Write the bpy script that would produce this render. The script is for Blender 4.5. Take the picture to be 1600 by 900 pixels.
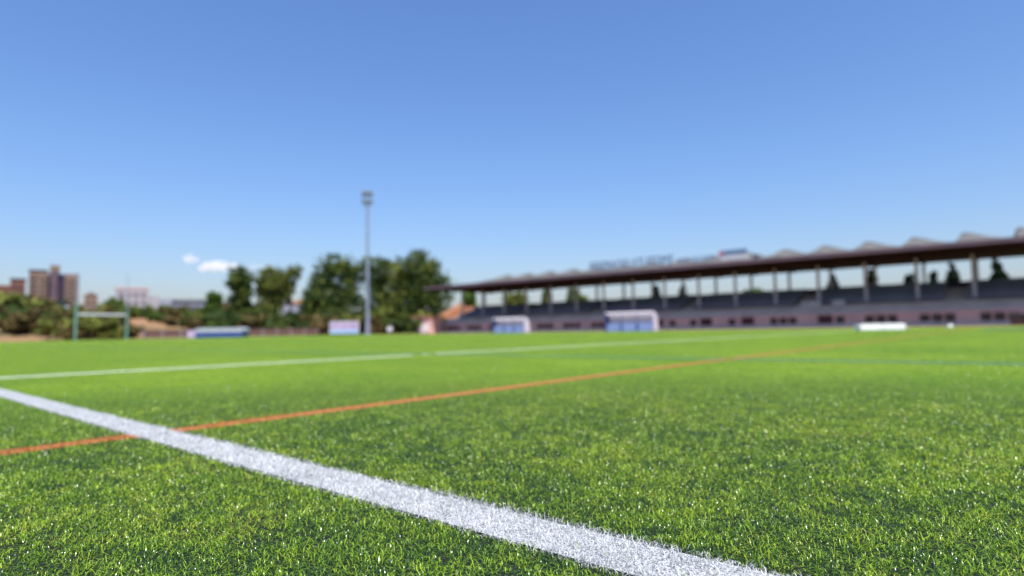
import bpy, math, random
import numpy as np
from mathutils import Matrix, Vector
R = math.radians
rnd = random.Random(7)
rng = np.random.default_rng(11)
S = bpy.context.scene
for o in list(bpy.data.objects): bpy.data.objects.remove(o)

# ---------------------------------------------------------------- camera
FPX = 967.0
CAM_H = 0.355
PITCH = math.atan(65.5 / FPX)
ROLL = R(-1.0)
cam = bpy.data.cameras.new('camera')
cam.sensor_width = 36.0
cam.lens = FPX / 1600 * 36
cam.clip_start = 0.02
cam.clip_end = 20000
cam.dof.use_dof = True
cam.dof.focus_distance = 0.97
cam.dof.aperture_fstop = 2.1
CM = Matrix.Rotation(math.pi / 2 + PITCH, 4, 'X') @ Matrix.Rotation(ROLL, 4, 'Z')
camo = bpy.data.objects.new('camera', cam)
camo.matrix_world = Matrix.Translation((0, 0, CAM_H)) @ CM
S.collection.objects.link(camo)
S.camera = camo

# ---------------------------------------------------------------- light
SUN_EL, SUN_AZ = 64.0, 162.0          # azimuth clockwise from the view direction (+Y)
W = bpy.data.worlds.new('World'); S.world = W; W.use_nodes = True
nt = W.node_tree; nt.nodes.clear()
sky = nt.nodes.new('ShaderNodeTexSky'); sky.sky_type = 'NISHITA'; sky.sun_disc = False
sky.sun_elevation = R(SUN_EL); sky.sun_rotation = R(SUN_AZ)
sky.altitude = 0; sky.air_density = 1.3; sky.dust_density = 1.6; sky.ozone_density = 8.0
bg = nt.nodes.new('ShaderNodeBackground'); bg.inputs['Strength'].default_value = 0.094
hs = nt.nodes.new('ShaderNodeHueSaturation'); hs.inputs['Saturation'].default_value = 1.1
wo = nt.nodes.new('ShaderNodeOutputWorld')
nt.links.new(sky.outputs[0], hs.inputs['Color']); tint = nt.nodes.new('ShaderNodeMix'); tint.data_type = 'RGBA'; tint.blend_type = 'MULTIPLY'; tint.inputs[0].default_value = 1; tint.inputs[7].default_value = (1.05, 0.98, 1.08, 1)
nt.links.new(hs.outputs[0], tint.inputs[6]); nt.links.new(tint.outputs[2], bg.inputs[0]); nt.links.new(bg.outputs[0], wo.inputs[0])
sun = bpy.data.lights.new('sun', 'SUN'); sun.energy = 4.6; sun.angle = R(0.5); sun.color = (1, 0.95, 0.87)
suno = bpy.data.objects.new('sun', sun); S.collection.objects.link(suno)
sd = Vector((math.sin(R(SUN_AZ)) * math.cos(R(SUN_EL)), math.cos(R(SUN_AZ)) * math.cos(R(SUN_EL)), math.sin(R(SUN_EL))))
suno.rotation_euler = sd.to_track_quat('Z', 'Y').to_euler()
suno.location = (40, 20, 60)
vs = S.view_settings
vs.view_transform = 'Standard'; vs.look = 'None'; vs.gamma = 1; vs.exposure = 0.85; vs.use_curve_mapping = False
cy = S.cycles
cy.use_denoising = True
cy.max_bounces = 6; cy.diffuse_bounces = 3; cy.glossy_bounces = 2; cy.transmission_bounces = 4
cy.transparent_max_bounces = 6; cy.volume_bounces = 4
cy.caustics_reflective = False; cy.caustics_refractive = False

# ---------------------------------------------------------------- axes of the sports ground
A1 = math.atan2(814, FPX)
D1 = Vector((math.sin(A1), math.cos(A1), 0))      # across, toward the grandstand
D2 = Vector((-math.cos(A1), math.sin(A1), 0))     # along the grandstand
RZ = math.atan2(D1.y, D1.x)
def uv(u, v, z=0.0): return D1 * u + D2 * v + Vector((0, 0, z))
def ray(px, py): return CM.to_3x3() @ Vector(((px - 800) / FPX, -(py - 450) / FPX, -1))
def site(px, dist, z=0.0):
    r = ray(px, 515); k = dist / r.y
    return Vector((r.x * k, dist, z))
def zat(px, py, dist):
    r = ray(px, py); return CAM_H + r.z * dist / r.y

# ---------------------------------------------------------------- materials
def mat(name, col, rough=0.7, col2=None, scale=4.0, spec=0.4, metal=0.0, bump=0.0, detail=4, lo=0.4, hi=0.62, trans=0.0):
    m = bpy.data.materials.new(name); m.use_nodes = True
    n = m.node_tree; p = n.nodes['Principled BSDF']
    p.inputs['Roughness'].default_value = rough
    p.inputs['Metallic'].default_value = metal
    p.inputs['Specular IOR Level'].default_value = spec
    p.inputs['Base Color'].default_value = (*col, 1)
    if col2 is not None or bump:
        tc = n.nodes.new('ShaderNodeTexCoord')
        nz = n.nodes.new('ShaderNodeTexNoise'); nz.inputs['Scale'].default_value = scale; nz.inputs['Detail'].default_value = detail
        n.links.new(tc.outputs['Object'], nz.inputs['Vector'])
        if col2 is not None:
            cr = n.nodes.new('ShaderNodeValToRGB')
            cr.color_ramp.elements[0].position = lo; cr.color_ramp.elements[0].color = (*col, 1)
            cr.color_ramp.elements[1].position = hi; cr.color_ramp.elements[1].color = (*col2, 1)
            n.links.new(nz.outputs[0], cr.inputs[0]); n.links.new(cr.outputs[0], p.inputs['Base Color'])
        if bump:
            b = n.nodes.new('ShaderNodeBump'); b.inputs['Strength'].default_value = bump; b.inputs['Distance'].default_value = 0.05
            n.links.new(nz.outputs[0], b.inputs['Height']); n.links.new(b.outputs[0], p.inputs['Normal'])
    return m

def blade_mat(name, stops, rough=0.3, spec=0.6, trans=0.3, patch=None):
    """fibre colour picked per fibre (attribute 'tone')"""
    m = bpy.data.materials.new(name); m.use_nodes = True
    n = m.node_tree; p = n.nodes['Principled BSDF']
    at = n.nodes.new('ShaderNodeAttribute'); at.attribute_name = 'tone'
    cr = n.nodes.new('ShaderNodeValToRGB'); e = cr.color_ramp.elements
    while len(e) < len(stops): e.new(0.5)
    for k, (pos, c) in enumerate(stops): e[k].position = pos; e[k].color = (*c, 1)
    n.links.new(at.outputs['Fac'], cr.inputs[0])
    out = cr.outputs[0]
    if patch:
        g = n.nodes.new('ShaderNodeNewGeometry')
        nz = n.nodes.new('ShaderNodeTexNoise'); nz.inputs['Scale'].default_value = 0.45; nz.inputs['Detail'].default_value = 9; nz.inputs['Roughness'].default_value = 0.62
        n.links.new(g.outputs['Position'], nz.inputs['Vector'])
        r2 = n.nodes.new('ShaderNodeValToRGB')
        r2.color_ramp.elements[0].position = 0.35; r2.color_ramp.elements[0].color = (*patch[0], 1)
        r2.color_ramp.elements[1].position = 0.65; r2.color_ramp.elements[1].color = (*patch[1], 1)
        n.links.new(nz.outputs[0], r2.inputs[0])
        mx = n.nodes.new('ShaderNodeMix'); mx.data_type = 'RGBA'; mx.blend_type = 'MULTIPLY'; mx.inputs[0].default_value = 1
        n.links.new(out, mx.inputs[6]); n.links.new(r2.outputs[0], mx.inputs[7]); out = mx.outputs[2]
    n.links.new(out, p.inputs['Base Color'])
    p.inputs['Roughness'].default_value = rough; p.inputs['Specular IOR Level'].default_value = spec
    tr = n.nodes.new('ShaderNodeBsdfTranslucent'); n.links.new(out, tr.inputs[0])
    ms = n.nodes.new('ShaderNodeMixShader'); ms.inputs[0].default_value = trans
    n.links.new(p.outputs[0], ms.inputs[1]); n.links.new(tr.outputs[0], ms.inputs[2])
    n.links.new(ms.outputs[0], n.nodes['Material Output'].inputs[0])
    return m

M = {}
M['earth'] = mat('dry_earth', (0.30, 0.20, 0.12), 0.95, (0.20, 0.15, 0.08), 0.03, spec=0.1)
M['track'] = mat('track_rubber', (0.36, 0.17, 0.13), 0.9, (0.30, 0.14, 0.11), 0.4, spec=0.15)
M['conc'] = mat('concrete', (0.62, 0.52, 0.48), 0.85, (0.50, 0.42, 0.39), 0.5, spec=0.2)
M['conc_lt'] = mat('weathered_shell', (0.12, 0.12, 0.115), 0.9, (0.055, 0.055, 0.055), 0.9, spec=0.2)
M['pinkwall'] = mat('pink_render', (0.64, 0.40, 0.35), 0.9, (0.54, 0.34, 0.31), 0.6, spec=0.15)
M['maroon'] = mat('maroon_paint', (0.10, 0.02, 0.02), 0.7, (0.07, 0.02, 0.02), 0.6)
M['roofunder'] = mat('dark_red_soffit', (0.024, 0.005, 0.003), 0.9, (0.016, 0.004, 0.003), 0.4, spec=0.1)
M['fascia'] = mat('mauve_fascia', (0.11, 0.075, 0.10), 0.7, (0.085, 0.06, 0.08), 0.5)
M['grey_metal'] = mat('grey_metal', (0.30, 0.32, 0.34), 0.5, (0.24, 0.25, 0.27), 2.0, metal=0.3)
M['column'] = mat('column_paint', (0.52, 0.56, 0.68), 0.6, (0.42, 0.46, 0.57), 1.0)
M['seat'] = mat('seat_plastic', (0.19, 0.205, 0.29), 0.6, (0.15, 0.16, 0.235), 0.4, spec=0.3)
M['glass'] = mat('dark_glass', (0.02, 0.012, 0.016), 0.2, (0.035, 0.02, 0.022), 1.0, spec=0.5)
M['white'] = mat('white_paint', (0.80, 0.80, 0.82), 0.45, (0.72, 0.72, 0.75), 3.0)
M['canopy'] = blade_mat('clear_canopy', [(0, (0.8, 0.8, 0.85)), (1, (0.8, 0.8, 0.85))], rough=0.4, spec=0.4, trans=0.5)
M['white_dull'] = mat('white_plastic', (0.55, 0.56, 0.60), 0.4, (0.46, 0.47, 0.52), 2.0)
M['lightgrey'] = mat('light_grey_panel', (0.36, 0.38, 0.45), 0.6, (0.32, 0.34, 0.41), 2.0)
M['blue'] = mat('blue_plastic', (0.17, 0.28, 0.52), 0.5, (0.22, 0.34, 0.57), 3.0)
M['paleblue'] = mat('pale_blue_panel', (0.25, 0.40, 0.70), 0.5, (0.30, 0.45, 0.72), 3.0)
M['navy'] = mat('navy_cover', (0.02, 0.05, 0.26), 0.6, (0.015, 0.04, 0.20), 3.0)
M['lilac'] = mat('lilac_print', (0.33, 0.22, 0.42), 0.6, (0.45, 0.34, 0.52), 1.2)
M['lettering'] = mat('letter_blue', (0.07, 0.12, 0.24), 0.6, (0.08, 0.14, 0.27), 2.0)
M['red'] = mat('red_paint', (0.40, 0.12, 0.14), 0.6, (0.34, 0.11, 0.13), 2.0)
M['teal'] = mat('teal_padding', (0.16, 0.32, 0.28), 0.6, (0.13, 0.27, 0.24), 2.0)
M['pole'] = mat('galvanised_steel', (0.24, 0.29, 0.40), 0.6, (0.20, 0.25, 0.35), 1.0)
M['mast'] = mat('mast_paint', (0.20, 0.245, 0.33), 0.6, (0.17, 0.21, 0.29), 1.0)
M['lampglass'] = mat('lamp_glass', (0.08, 0.09, 0.13), 0.2, (0.05, 0.06, 0.08), 2.0)
M['brick'] = mat('brown_brick', (0.20, 0.145, 0.115), 0.9, (0.165, 0.12, 0.10), 0.12, spec=0.1)
M['brick_red'] = mat('red_brick', (0.16, 0.085, 0.065), 0.9, (0.135, 0.07, 0.06), 0.12, spec=0.1)
M['brick_dark'] = mat('dark_brick_and_shade', (0.06, 0.05, 0.085), 0.9, (0.05, 0.04, 0.07), 0.12, spec=0.1)  # dark masonry colour; on the tower recess it holds painted shade
M['brick_mauve'] = mat('mauve_brick', (0.12, 0.085, 0.11), 0.9, (0.10, 0.07, 0.09), 0.12, spec=0.1)
M['greywall'] = mat('grey_render', (0.33, 0.31, 0.34), 0.9, (0.28, 0.27, 0.30), 0.1, spec=0.1)
M['palewall'] = mat('pale_render', (0.26, 0.27, 0.34), 0.9, (0.22, 0.24, 0.30), 0.1, spec=0.1)
M['slate'] = mat('slate_roof', (0.10, 0.11, 0.14), 0.8, (0.13, 0.14, 0.16), 0.3)
M['terracotta'] = mat('terracotta', (0.42, 0.22, 0.13), 0.9, (0.34, 0.18, 0.10), 0.5, spec=0.1)
M['bark'] = mat('bark', (0.085, 0.065, 0.05), 0.95, (0.05, 0.04, 0.03), 3.0, spec=0.1, bump=0.4)
M['fence'] = mat('rusty_mesh_panel', (0.10, 0.065, 0.055), 0.85, (0.13, 0.09, 0.08), 1.5, spec=0.2)
def leaf_mat(n, a, b, c): return blade_mat(n, [(0.0, a), (0.5, b), (1.0, c)], rough=0.6, spec=0.12, trans=0.25)
M['leaf_dark'] = leaf_mat('dark_leaves', (0.018, 0.040, 0.016), (0.062, 0.10, 0.024), (0.19, 0.22, 0.04))
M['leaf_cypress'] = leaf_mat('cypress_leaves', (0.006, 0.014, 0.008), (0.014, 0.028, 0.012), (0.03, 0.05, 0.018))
M['leaf_olive'] = leaf_mat('olive_leaves', (0.06, 0.085, 0.02), (0.13, 0.16, 0.035), (0.24, 0.25, 0.06))
M['leaf_dry'] = leaf_mat('dry_leaves', (0.05, 0.042, 0.018), (0.10, 0.08, 0.03), (0.16, 0.12, 0.045))
M['leaf_green'] = leaf_mat('green_leaves', (0.04, 0.09, 0.015), (0.08, 0.14, 0.025), (0.14, 0.20, 0.04))

# ---------------------------------------------------------------- helpers
def link(o, parent=None):
    S.collection.objects.link(o)
    if parent: o.parent = parent
    return o
def tag(o, label=None, cat=None, group=None, kind=None):
    if label: o['label'] = label
    if cat: o['category'] = cat
    if group: o['group'] = group
    if kind: o['kind'] = kind
    return o
def empty(name, loc, rz=0.0):
    o = bpy.data.objects.new(name, None); o.location = loc; o.rotation_euler = (0, 0, rz)
    o.empty_display_size = 0.3
    return link(o)
class MB:
    def __init__(s): s.v = []; s.f = []
    def box(s, x0, x1, y0, y1, z0, z1):
        b = len(s.v)
        s.v += [(x0, y0, z0), (x1, y0, z0), (x1, y1, z0), (x0, y1, z0), (x0, y0, z1), (x1, y0, z1), (x1, y1, z1), (x0, y1, z1)]
        s.f += [tuple(b + i for i in q) for q in ((0, 3, 2, 1), (4, 5, 6, 7), (0, 1, 5, 4), (1, 2, 6, 5), (2, 3, 7, 6), (3, 0, 4, 7))]
        return s
    def prism(s, pts, h0, h1, axis='y'):
        """closed outline pts (a,b) extruded; axis y: (a,h,b); axis x: (h,a,b); axis z: (a,b,h)"""
        n = len(pts); b = len(s.v)
        mp = {'y': lambda a, c, h: (a, h, c), 'x': lambda a, c, h: (h, a, c), 'z': lambda a, c, h: (a, c, h)}[axis]
        for h in (h0, h1): s.v += [mp(a, c, h) for a, c in pts]
        s.f.append(tuple(b + i for i in range(n))); s.f.append(tuple(b + n + i for i in reversed(range(n))))
        for i in range(n):
            j = (i + 1) % n; s.f.append((b + i, b + n + i, b + n + j, b + j))
        return s
    def tube(s, p0, p1, r0, r1=None, n=10, cap=True):
        r1 = r0 if r1 is None else r1
        p0, p1 = Vector(p0), Vector(p1); d = (p1 - p0).normalized()
        a = d.orthogonal().normalized(); c = d.cross(a); b = len(s.v)
        for p, r in ((p0, r0), (p1, r1)):
            for i in range(n):
                t = 2 * math.pi * i / n; s.v.append(tuple(p + a * (r * math.cos(t)) + c * (r * math.sin(t))))
        for i in range(n):
            j = (i + 1) % n; s.f.append((b + i, b + j, b + n + j, b + n + i))
        if cap: s.f.append(tuple(b + i for i in reversed(range(n)))); s.f.append(tuple(b + n + i for i in range(n)))
        return s
    def mesh(s, name, material, bevel=0):
        me = bpy.data.meshes.new(name); me.from_pydata(s.v, [], s.f); me.materials.append(material)
        import bmesh
        bm = bmesh.new(); bm.from_mesh(me); bmesh.ops.recalc_face_normals(bm, faces=bm.faces)
        if bevel: bmesh.ops.bevel(bm, geom=list(bm.edges), offset=bevel, segments=2, affect='EDGES', clamp_overlap=True)
        bm.to_mesh(me); bm.free()
        return me
    def build(s, name, material, parent=None, bevel=0):
        return link(bpy.data.objects.new(name, s.mesh(name, material, bevel)), parent)
def copy_tree(o, parent=None):
    c = o.copy(); S.collection.objects.link(c); c.parent = parent
    for ch in o.children: copy_tree(ch, c)
    return c
def np_mesh(name, V, loops, starts, material, tone=None):
    me = bpy.data.meshes.new(name)
    me.vertices.add(len(V)); me.vertices.foreach_set('co', V.astype(np.float32).ravel())
    me.loops.add(len(loops)); me.loops.foreach_set('vertex_index', loops.astype(np.int32))
    me.polygons.add(len(starts)); me.polygons.foreach_set('loop_start', starts.astype(np.int32))
    if tone is not None:
        at = me.attributes.new('tone', 'FLOAT', 'POINT'); at.data.foreach_set('value', tone.astype(np.float32))
    me.materials.append(material); me.update(calc_edges=True)
    return me

# ---------------------------------------------------------------- ground, terrain, track
def sheet(name, pts, z, m, kind='structure', label=None):
    me = bpy.data.meshes.new(name); me.from_pydata([(p.x, p.y, z) for p in pts], [], [tuple(range(len(pts)))])
    me.materials.append(m); o = link(bpy.data.objects.new(name, me)); o['kind'] = kind
    if label: o['label'] = label
    return o
def rect(u0, u1, v0, v1): return [uv(u0, v0), uv(u1, v0), uv(u1, v1), uv(u0, v1)]
gr = 6000
sheet('ground', [Vector((-gr, -gr, 0)), Vector((gr, -gr, 0)), Vector((gr, gr, 0)), Vector((-gr, gr, 0))], -0.012, M['earth'])
sheet('running_track', rect(-72, 70, -62, 101), -0.006, M['track'])

# turf base (rubber infill under the fibres)
tm = bpy.data.materials.new('turf_infill'); tm.use_nodes = True
n = tm.node_tree; p = n.nodes['Principled BSDF']; p.inputs['Roughness'].default_value = 0.9; p.inputs['Specular IOR Level'].default_value = 0.094
tc = n.nodes.new('ShaderNodeNewGeometry')
n1 = n.nodes.new('ShaderNodeTexNoise'); n1.inputs['Scale'].default_value = 190; n1.inputs['Detail'].default_value = 3
n2 = n.nodes.new('ShaderNodeTexNoise'); n2.inputs['Scale'].default_value = 0.45; n2.inputs['Detail'].default_value = 9; n2.inputs['Roughness'].default_value = 0.62
for q in (n1, n2): n.links.new(tc.outputs['Position'], q.inputs['Vector'])
c1 = n.nodes.new('ShaderNodeValToRGB'); c1.color_ramp.elements[0].position = 0.46; c1.color_ramp.elements[0].color = (0.014, 0.02, 0.012, 1)
c1.color_ramp.elements[1].position = 0.54; c1.color_ramp.elements[1].color = (0.205, 0.335, 0.018, 1)
c2 = n.nodes.new('ShaderNodeValToRGB'); c2.color_ramp.elements[0].position = 0.40; c2.color_ramp.elements[0].color = (0.70, 0.80, 0.75, 1)
c2.color_ramp.elements[1].position = 0.60; c2.color_ramp.elements[1].color = (1.0, 0.98, 0.9, 1)
mx = n.nodes.new('ShaderNodeMix'); mx.data_type = 'RGBA'; mx.blend_type = 'MULTIPLY'; mx.inputs[0].default_value = 1
n.links.new(n1.outputs[0], c1.inputs[0]); n.links.new(n2.outputs[0], c2.inputs[0])
# open pile (bare infill between the fibres) low down, closed pile where the surface reaches fibre height
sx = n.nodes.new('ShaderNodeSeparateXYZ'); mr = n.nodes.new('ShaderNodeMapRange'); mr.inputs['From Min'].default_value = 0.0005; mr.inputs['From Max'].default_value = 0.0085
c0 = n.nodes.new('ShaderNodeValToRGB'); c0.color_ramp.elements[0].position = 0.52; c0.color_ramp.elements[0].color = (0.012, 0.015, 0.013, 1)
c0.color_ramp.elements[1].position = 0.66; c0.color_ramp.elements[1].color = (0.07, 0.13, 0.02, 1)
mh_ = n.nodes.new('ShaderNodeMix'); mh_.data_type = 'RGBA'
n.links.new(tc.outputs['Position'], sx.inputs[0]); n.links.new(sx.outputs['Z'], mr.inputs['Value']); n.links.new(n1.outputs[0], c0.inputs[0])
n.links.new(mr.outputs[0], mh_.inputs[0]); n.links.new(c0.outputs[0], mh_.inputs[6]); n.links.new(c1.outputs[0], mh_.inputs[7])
n.links.new(mh_.outputs[2], mx.inputs[6]); n.links.new(c2.outputs[0], mx.inputs[7]); n.links.new(mx.outputs[2], p.inputs['Base Color'])
TU0, TU1, TV0, TV1 = -62, 59, -52, 92.5
sheet('turf_pitch', rect(TU0, TU1, TV0, TV1), 0.0, tm)

# further out the pile closes up: continuous surface at half fibre height, with fibres on top
fv, ff = [], []
ring = [0.0, 1.5, 1.8, 2.1, 2.5, 3.0, 3.5, 4.0, 4.6, 5.3, 6.1, 7.1, 8.3, 10, 13, 18, 25, 40, 70, 110]; na = 180
def edge_t(a):
    dv = Vector((math.sin(a), math.cos(a), 0)); du, dw = dv.dot(D1), dv.dot(D2)
    return min(((TU1 if du > 0 else TU0) / du) if abs(du) > 1e-6 else 1e9, ((TV1 if dw > 0 else TV0) / dw) if abs(dw) > 1e-6 else 1e9)
for r_ in ring[1:]:
    for i in range(na):
        a = 2 * math.pi * i / na; q = min(r_, edge_t(a)); t_ = min(1, max(0, (q - 1.5) / 4.5)); t_ = t_ * t_ * (3 - 2 * t_)
        fv.append((math.sin(a) * q, math.cos(a) * q, 0.0006 + 0.0088 * t_))
for k in range(len(ring) - 2):
    for i in range(na):
        i2 = (i + 1) % na; a, b, c, d = k * na + i, k * na + i2, (k + 1) * na + i2, (k + 1) * na + i
        if (Vector(fv[a]) - Vector(fv[d])).length > 1e-4 or (Vector(fv[b]) - Vector(fv[c])).length > 1e-4: ff.append((a, d, c, b))
me = bpy.data.meshes.new('turf_far'); me.from_pydata(fv, [], ff)
pm_ = tm
me.materials.append(pm_)
o = link(bpy.data.objects.new('turf_far', me)); o['kind'] = 'structure'

# painted markings: (name, axis, centre, half width, from, to)
LINES = [
    ('white_line', 'u', 0.858, 0.074, -3.5, 88, 'white'),
    ('orange_line', 'v', 2.465, 0.05, -20, 56, 'orange'),
    ('white_line', 'v', 6.97, 0.062, -20, 6.02, 'white2'),
    ('white_line', 'v', 7.03, 0.062, 6.25, 56, 'white2'),
    ('blue_line', 'u', 6.43, 0.06, -20, 30, 'blue'),
]
def vnoise(x, y, s, seed=0):
    x = x / s; y = y / s; i = np.floor(x).astype(np.int64); j = np.floor(y).astype(np.int64); fx = x - i; fy = y - j
    fx = fx * fx * (3 - 2 * fx); fy = fy * fy * (3 - 2 * fy)
    def h(a, b): return ((a * 73856093 ^ b * 19349663 ^ (seed * 83492791)) * 2654435761 & 0xffffff) / 0xffffff
    return (h(i, j) * (1 - fx) + h(i + 1, j) * fx) * (1 - fy) + (h(i, j + 1) * (1 - fx) + h(i + 1, j + 1) * fx) * fy
def fibres(px_scale=1.0):
    Z = np.linspace(0.45, 32, 4000)
    rho = np.where(Z < 1.4, 66000.0, 66000.0 * (1.4 / Z) ** 1.72)
    wid = 0.83 * Z + 1.0
    dens = rho * 2 * wid; cdf = np.cumsum(dens) * (Z[1] - Z[0]); N = int(cdf[-1]); cdf /= cdf[-1]
    z = np.interp(rng.random(N), cdf, Z); x = (rng.random(N) * 2 - 1) * (0.83 * z + 1.0)
    return x, z
bx_, by_ = fibres()
# stitched rows: fibres stand in small tufts close to the camera
near = by_ < 4
gx = np.where(near, np.round(bx_ / 0.0085) * 0.0085 + rng.normal(0, 0.0028, len(bx_)), bx_)
gy = np.where(near, np.round(by_ / 0.0105) * 0.0105 + rng.normal(0, 0.0033, len(bx_)), by_)
bx_, by_ = gx, gy
keep = rng.random(len(bx_)) < np.where(by_ < 4, 0.0 + 1.0 * vnoise(bx_, by_, 0.012, 5) + 0.65 * vnoise(bx_, by_, 0.06, 6), 1.0); bx_, by_ = bx_[keep], by_[keep]
U = bx_ * D1.x + by_ * D1.y; Vv = bx_ * D2.x + by_ * D2.y
wob = 0.004 * np.sin(U * 3.1) + 0.003 * np.sin(Vv * 4.7 + 1) + rng.normal(0, 0.0048, len(U))
cls = np.zeros(len(U), int)
for k, (nm, ax, c, hw, a, b, mt) in reversed(list(enumerate(LINES))):
    q, t = (U, Vv) if ax == 'u' else (Vv, U)
    w2 = wob * (1.6 if mt == 'orange' else 1)
    if mt == 'white': w2 = w2 - 0.017 * np.clip(Vv, 0, 9)
    cls[(np.abs(q + w2 - c) < hw) & (t > a) & (t < b) & (rng.random(len(U)) > (0.03 if mt == 'white' else 0.0))] = k + 1
def blade_object(name, sel, m, hmul=1.0, dark_tone=False):
    x, y = bx_[sel], by_[sel]; N = len(x)
    dist = np.hypot(x, y)
    w = 0.00070 * np.maximum(1, (dist / 1.4)) ** 0.86 * rng.uniform(0.7, 1.25, N)     # half width
    clump = 0.6 * vnoise(x, y, 0.022, 1) + 0.4 * vnoise(x, y, 0.07, 2)
    w = w * 0.70
    L = rng.uniform(0.0095, 0.0185, N) * (0.62 + 0.70 * clump) * hmul
    az = rng.uniform(0, 2 * np.pi, N)
    ang = np.abs(rng.normal(0.55, 0.38, N))
    tone = np.clip(rng.random(N) * 0.85 + 0.35 * (vnoise(x, y, 0.05, 3) - 0.45) + 0.25 * (vnoise(x, y, 0.3, 8) - 0.5) + 0.12 * (clump - 0.5), 0, 1)
    px_, py_, pz_ = x.copy(), y.copy(), np.full(N, 0.001)
    pts = [(px_, py_, pz_)]; sides = []
    bend = rng.uniform(0.25, 1.1, N)
    for sg in range(3):
        dx, dy = np.cos(az), np.sin(az)
        l = L / 3 * rng.uniform(0.8, 1.2, N)
        nx = pts[-1][0] + dx * l * np.sin(ang); ny = pts[-1][1] + dy * l * np.sin(ang); nz = np.maximum(pts[-1][2] + l * np.cos(ang), 0.002)
        tw = rng.normal(0, 0.5, N); sides.append((-dy * np.cos(tw) + dx * np.sin(tw), dx * np.cos(tw) + dy * np.sin(tw)))
        pts.append((nx, ny, nz))
        az = az + rng.normal(0, 0.65, N); ang = np.minimum(ang + bend * rng.uniform(0.6, 1.4, N), 2.2)
    det = dist < 5.0
    n = int(det.sum())
    V = np.zeros((n, 7, 3), np.float32); kk = 0
    for lv in range(3):
        sx, sy = sides[lv]
        for sg in (-1, 1):
            ww = w * sg * (1.0, 1.0, 0.8)[lv]
            V[:, kk, 0] = (pts[lv][0] + sx * ww)[det]; V[:, kk, 1] = (pts[lv][1] + sy * ww)[det]; V[:, kk, 2] = pts[lv][2][det]; kk += 1
    for a in range(3): V[:, 6, a] = pts[3][a][det]
    lp = ((np.arange(n) * 7)[:, None] + np.array([0, 1, 3, 2, 2, 3, 5, 4, 4, 5, 6])[None]).ravel()
    st = (np.arange(n) * 11)[:, None] + np.array([0, 4, 8])[None]
    T = np.repeat(tone[det], 7)
    s = ~det; n2 = int(s.sum())
    V2 = np.zeros((n2, 3, 3), np.float32); wf_ = w * 1.9; sx, sy = sides[0]
    hz = 0.0108 + 0.0034 * rng.random(N)
    lay = 0.012 + 0.5 * wf_
    for k, (cx, cyy, cz) in enumerate(((x - sx * wf_, y - sy * wf_, hz * 0.25), (x + sx * wf_, y + sy * wf_, hz * 0.25), (x + np.cos(az) * lay, y + np.sin(az) * lay, hz * hmul))):
        V2[:, k, 0] = cx[s]; V2[:, k, 1] = cyy[s]; V2[:, k, 2] = cz[s]
    b2 = n * 7 + np.arange(n2 * 3)
    Vt = np.concatenate([V.reshape(-1, 3), V2.reshape(-1, 3)])
    loops = np.concatenate([lp, b2]); starts = np.concatenate([st.ravel(), n * 11 + np.arange(n2) * 3])
    me = np_mesh(name, Vt, loops, starts, m, np.concatenate([T, np.repeat(tone[s], 3)]))
    return link(bpy.data.objects.new(name, me))
MG = blade_mat('turf_fibre_green', [(0.0, (0.012, 0.04, 0.012)), (0.25, (0.06, 0.15, 0.012)), (0.52, (0.25, 0.41, 0.014)), (0.88, (0.46, 0.58, 0.03)), (1.0, (0.44, 0.38, 0.08))],
               rough=0.25, spec=0.55, trans=0.25, patch=((0.70, 0.80, 0.85), (1.0, 1.0, 0.9)))
MWH = blade_mat('turf_fibre_white', [(0.0, (0.26, 0.28, 0.30)), (0.35, (0.50, 0.52, 0.54)), (1.0, (0.80, 0.81, 0.82))], rough=0.45, spec=0.4, trans=0.25)
MW2 = blade_mat('turf_fibre_worn_white', [(0.0, (0.60, 0.66, 0.58)), (0.5, (0.74, 0.78, 0.72)), (1.0, (0.82, 0.84, 0.80))], rough=0.45, spec=0.4, trans=0.25)
MOR = blade_mat('turf_fibre_orange', [(0.0, (0.22, 0.07, 0.02)), (0.6, (0.36, 0.12, 0.03)), (1.0, (0.50, 0.20, 0.06))], rough=0.4, spec=0.4, trans=0.25)
MBL = blade_mat('turf_fibre_blue', [(0.0, (0.01, 0.09, 0.14)), (0.6, (0.015, 0.14, 0.20)), (1.0, (0.03, 0.20, 0.24))], rough=0.4, spec=0.4, trans=0.25)
BM = {'white': MWH, 'white2': MW2, 'orange': MOR, 'blue': MBL}
FM = {'white': mat('line_base_white', (0.42, 0.44, 0.46), 0.9, (0.06, 0.07, 0.07), 300), 'white2': mat('line_base_worn', (0.62, 0.68, 0.58), 0.8),
      'orange': mat('line_base_orange', (0.36, 0.125, 0.03), 0.9, (0.24, 0.10, 0.025), 120), 'blue': mat('line_base_blue', (0.02, 0.12, 0.12), 0.8)}
go = blade_object('turf_grass', cls == 0, MG); tag(go, 'short green artificial turf fibres covering the pitch', 'artificial turf', kind='stuff')
LL = ['wide fuzzy white line running diagonally through the foreground', 'thin orange line crossing under the foreground white line',
      'left length of the faded white line in the middle distance', 'right length of the faded white line beyond a small gap', 'blue green line across the right of the pitch']
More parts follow.
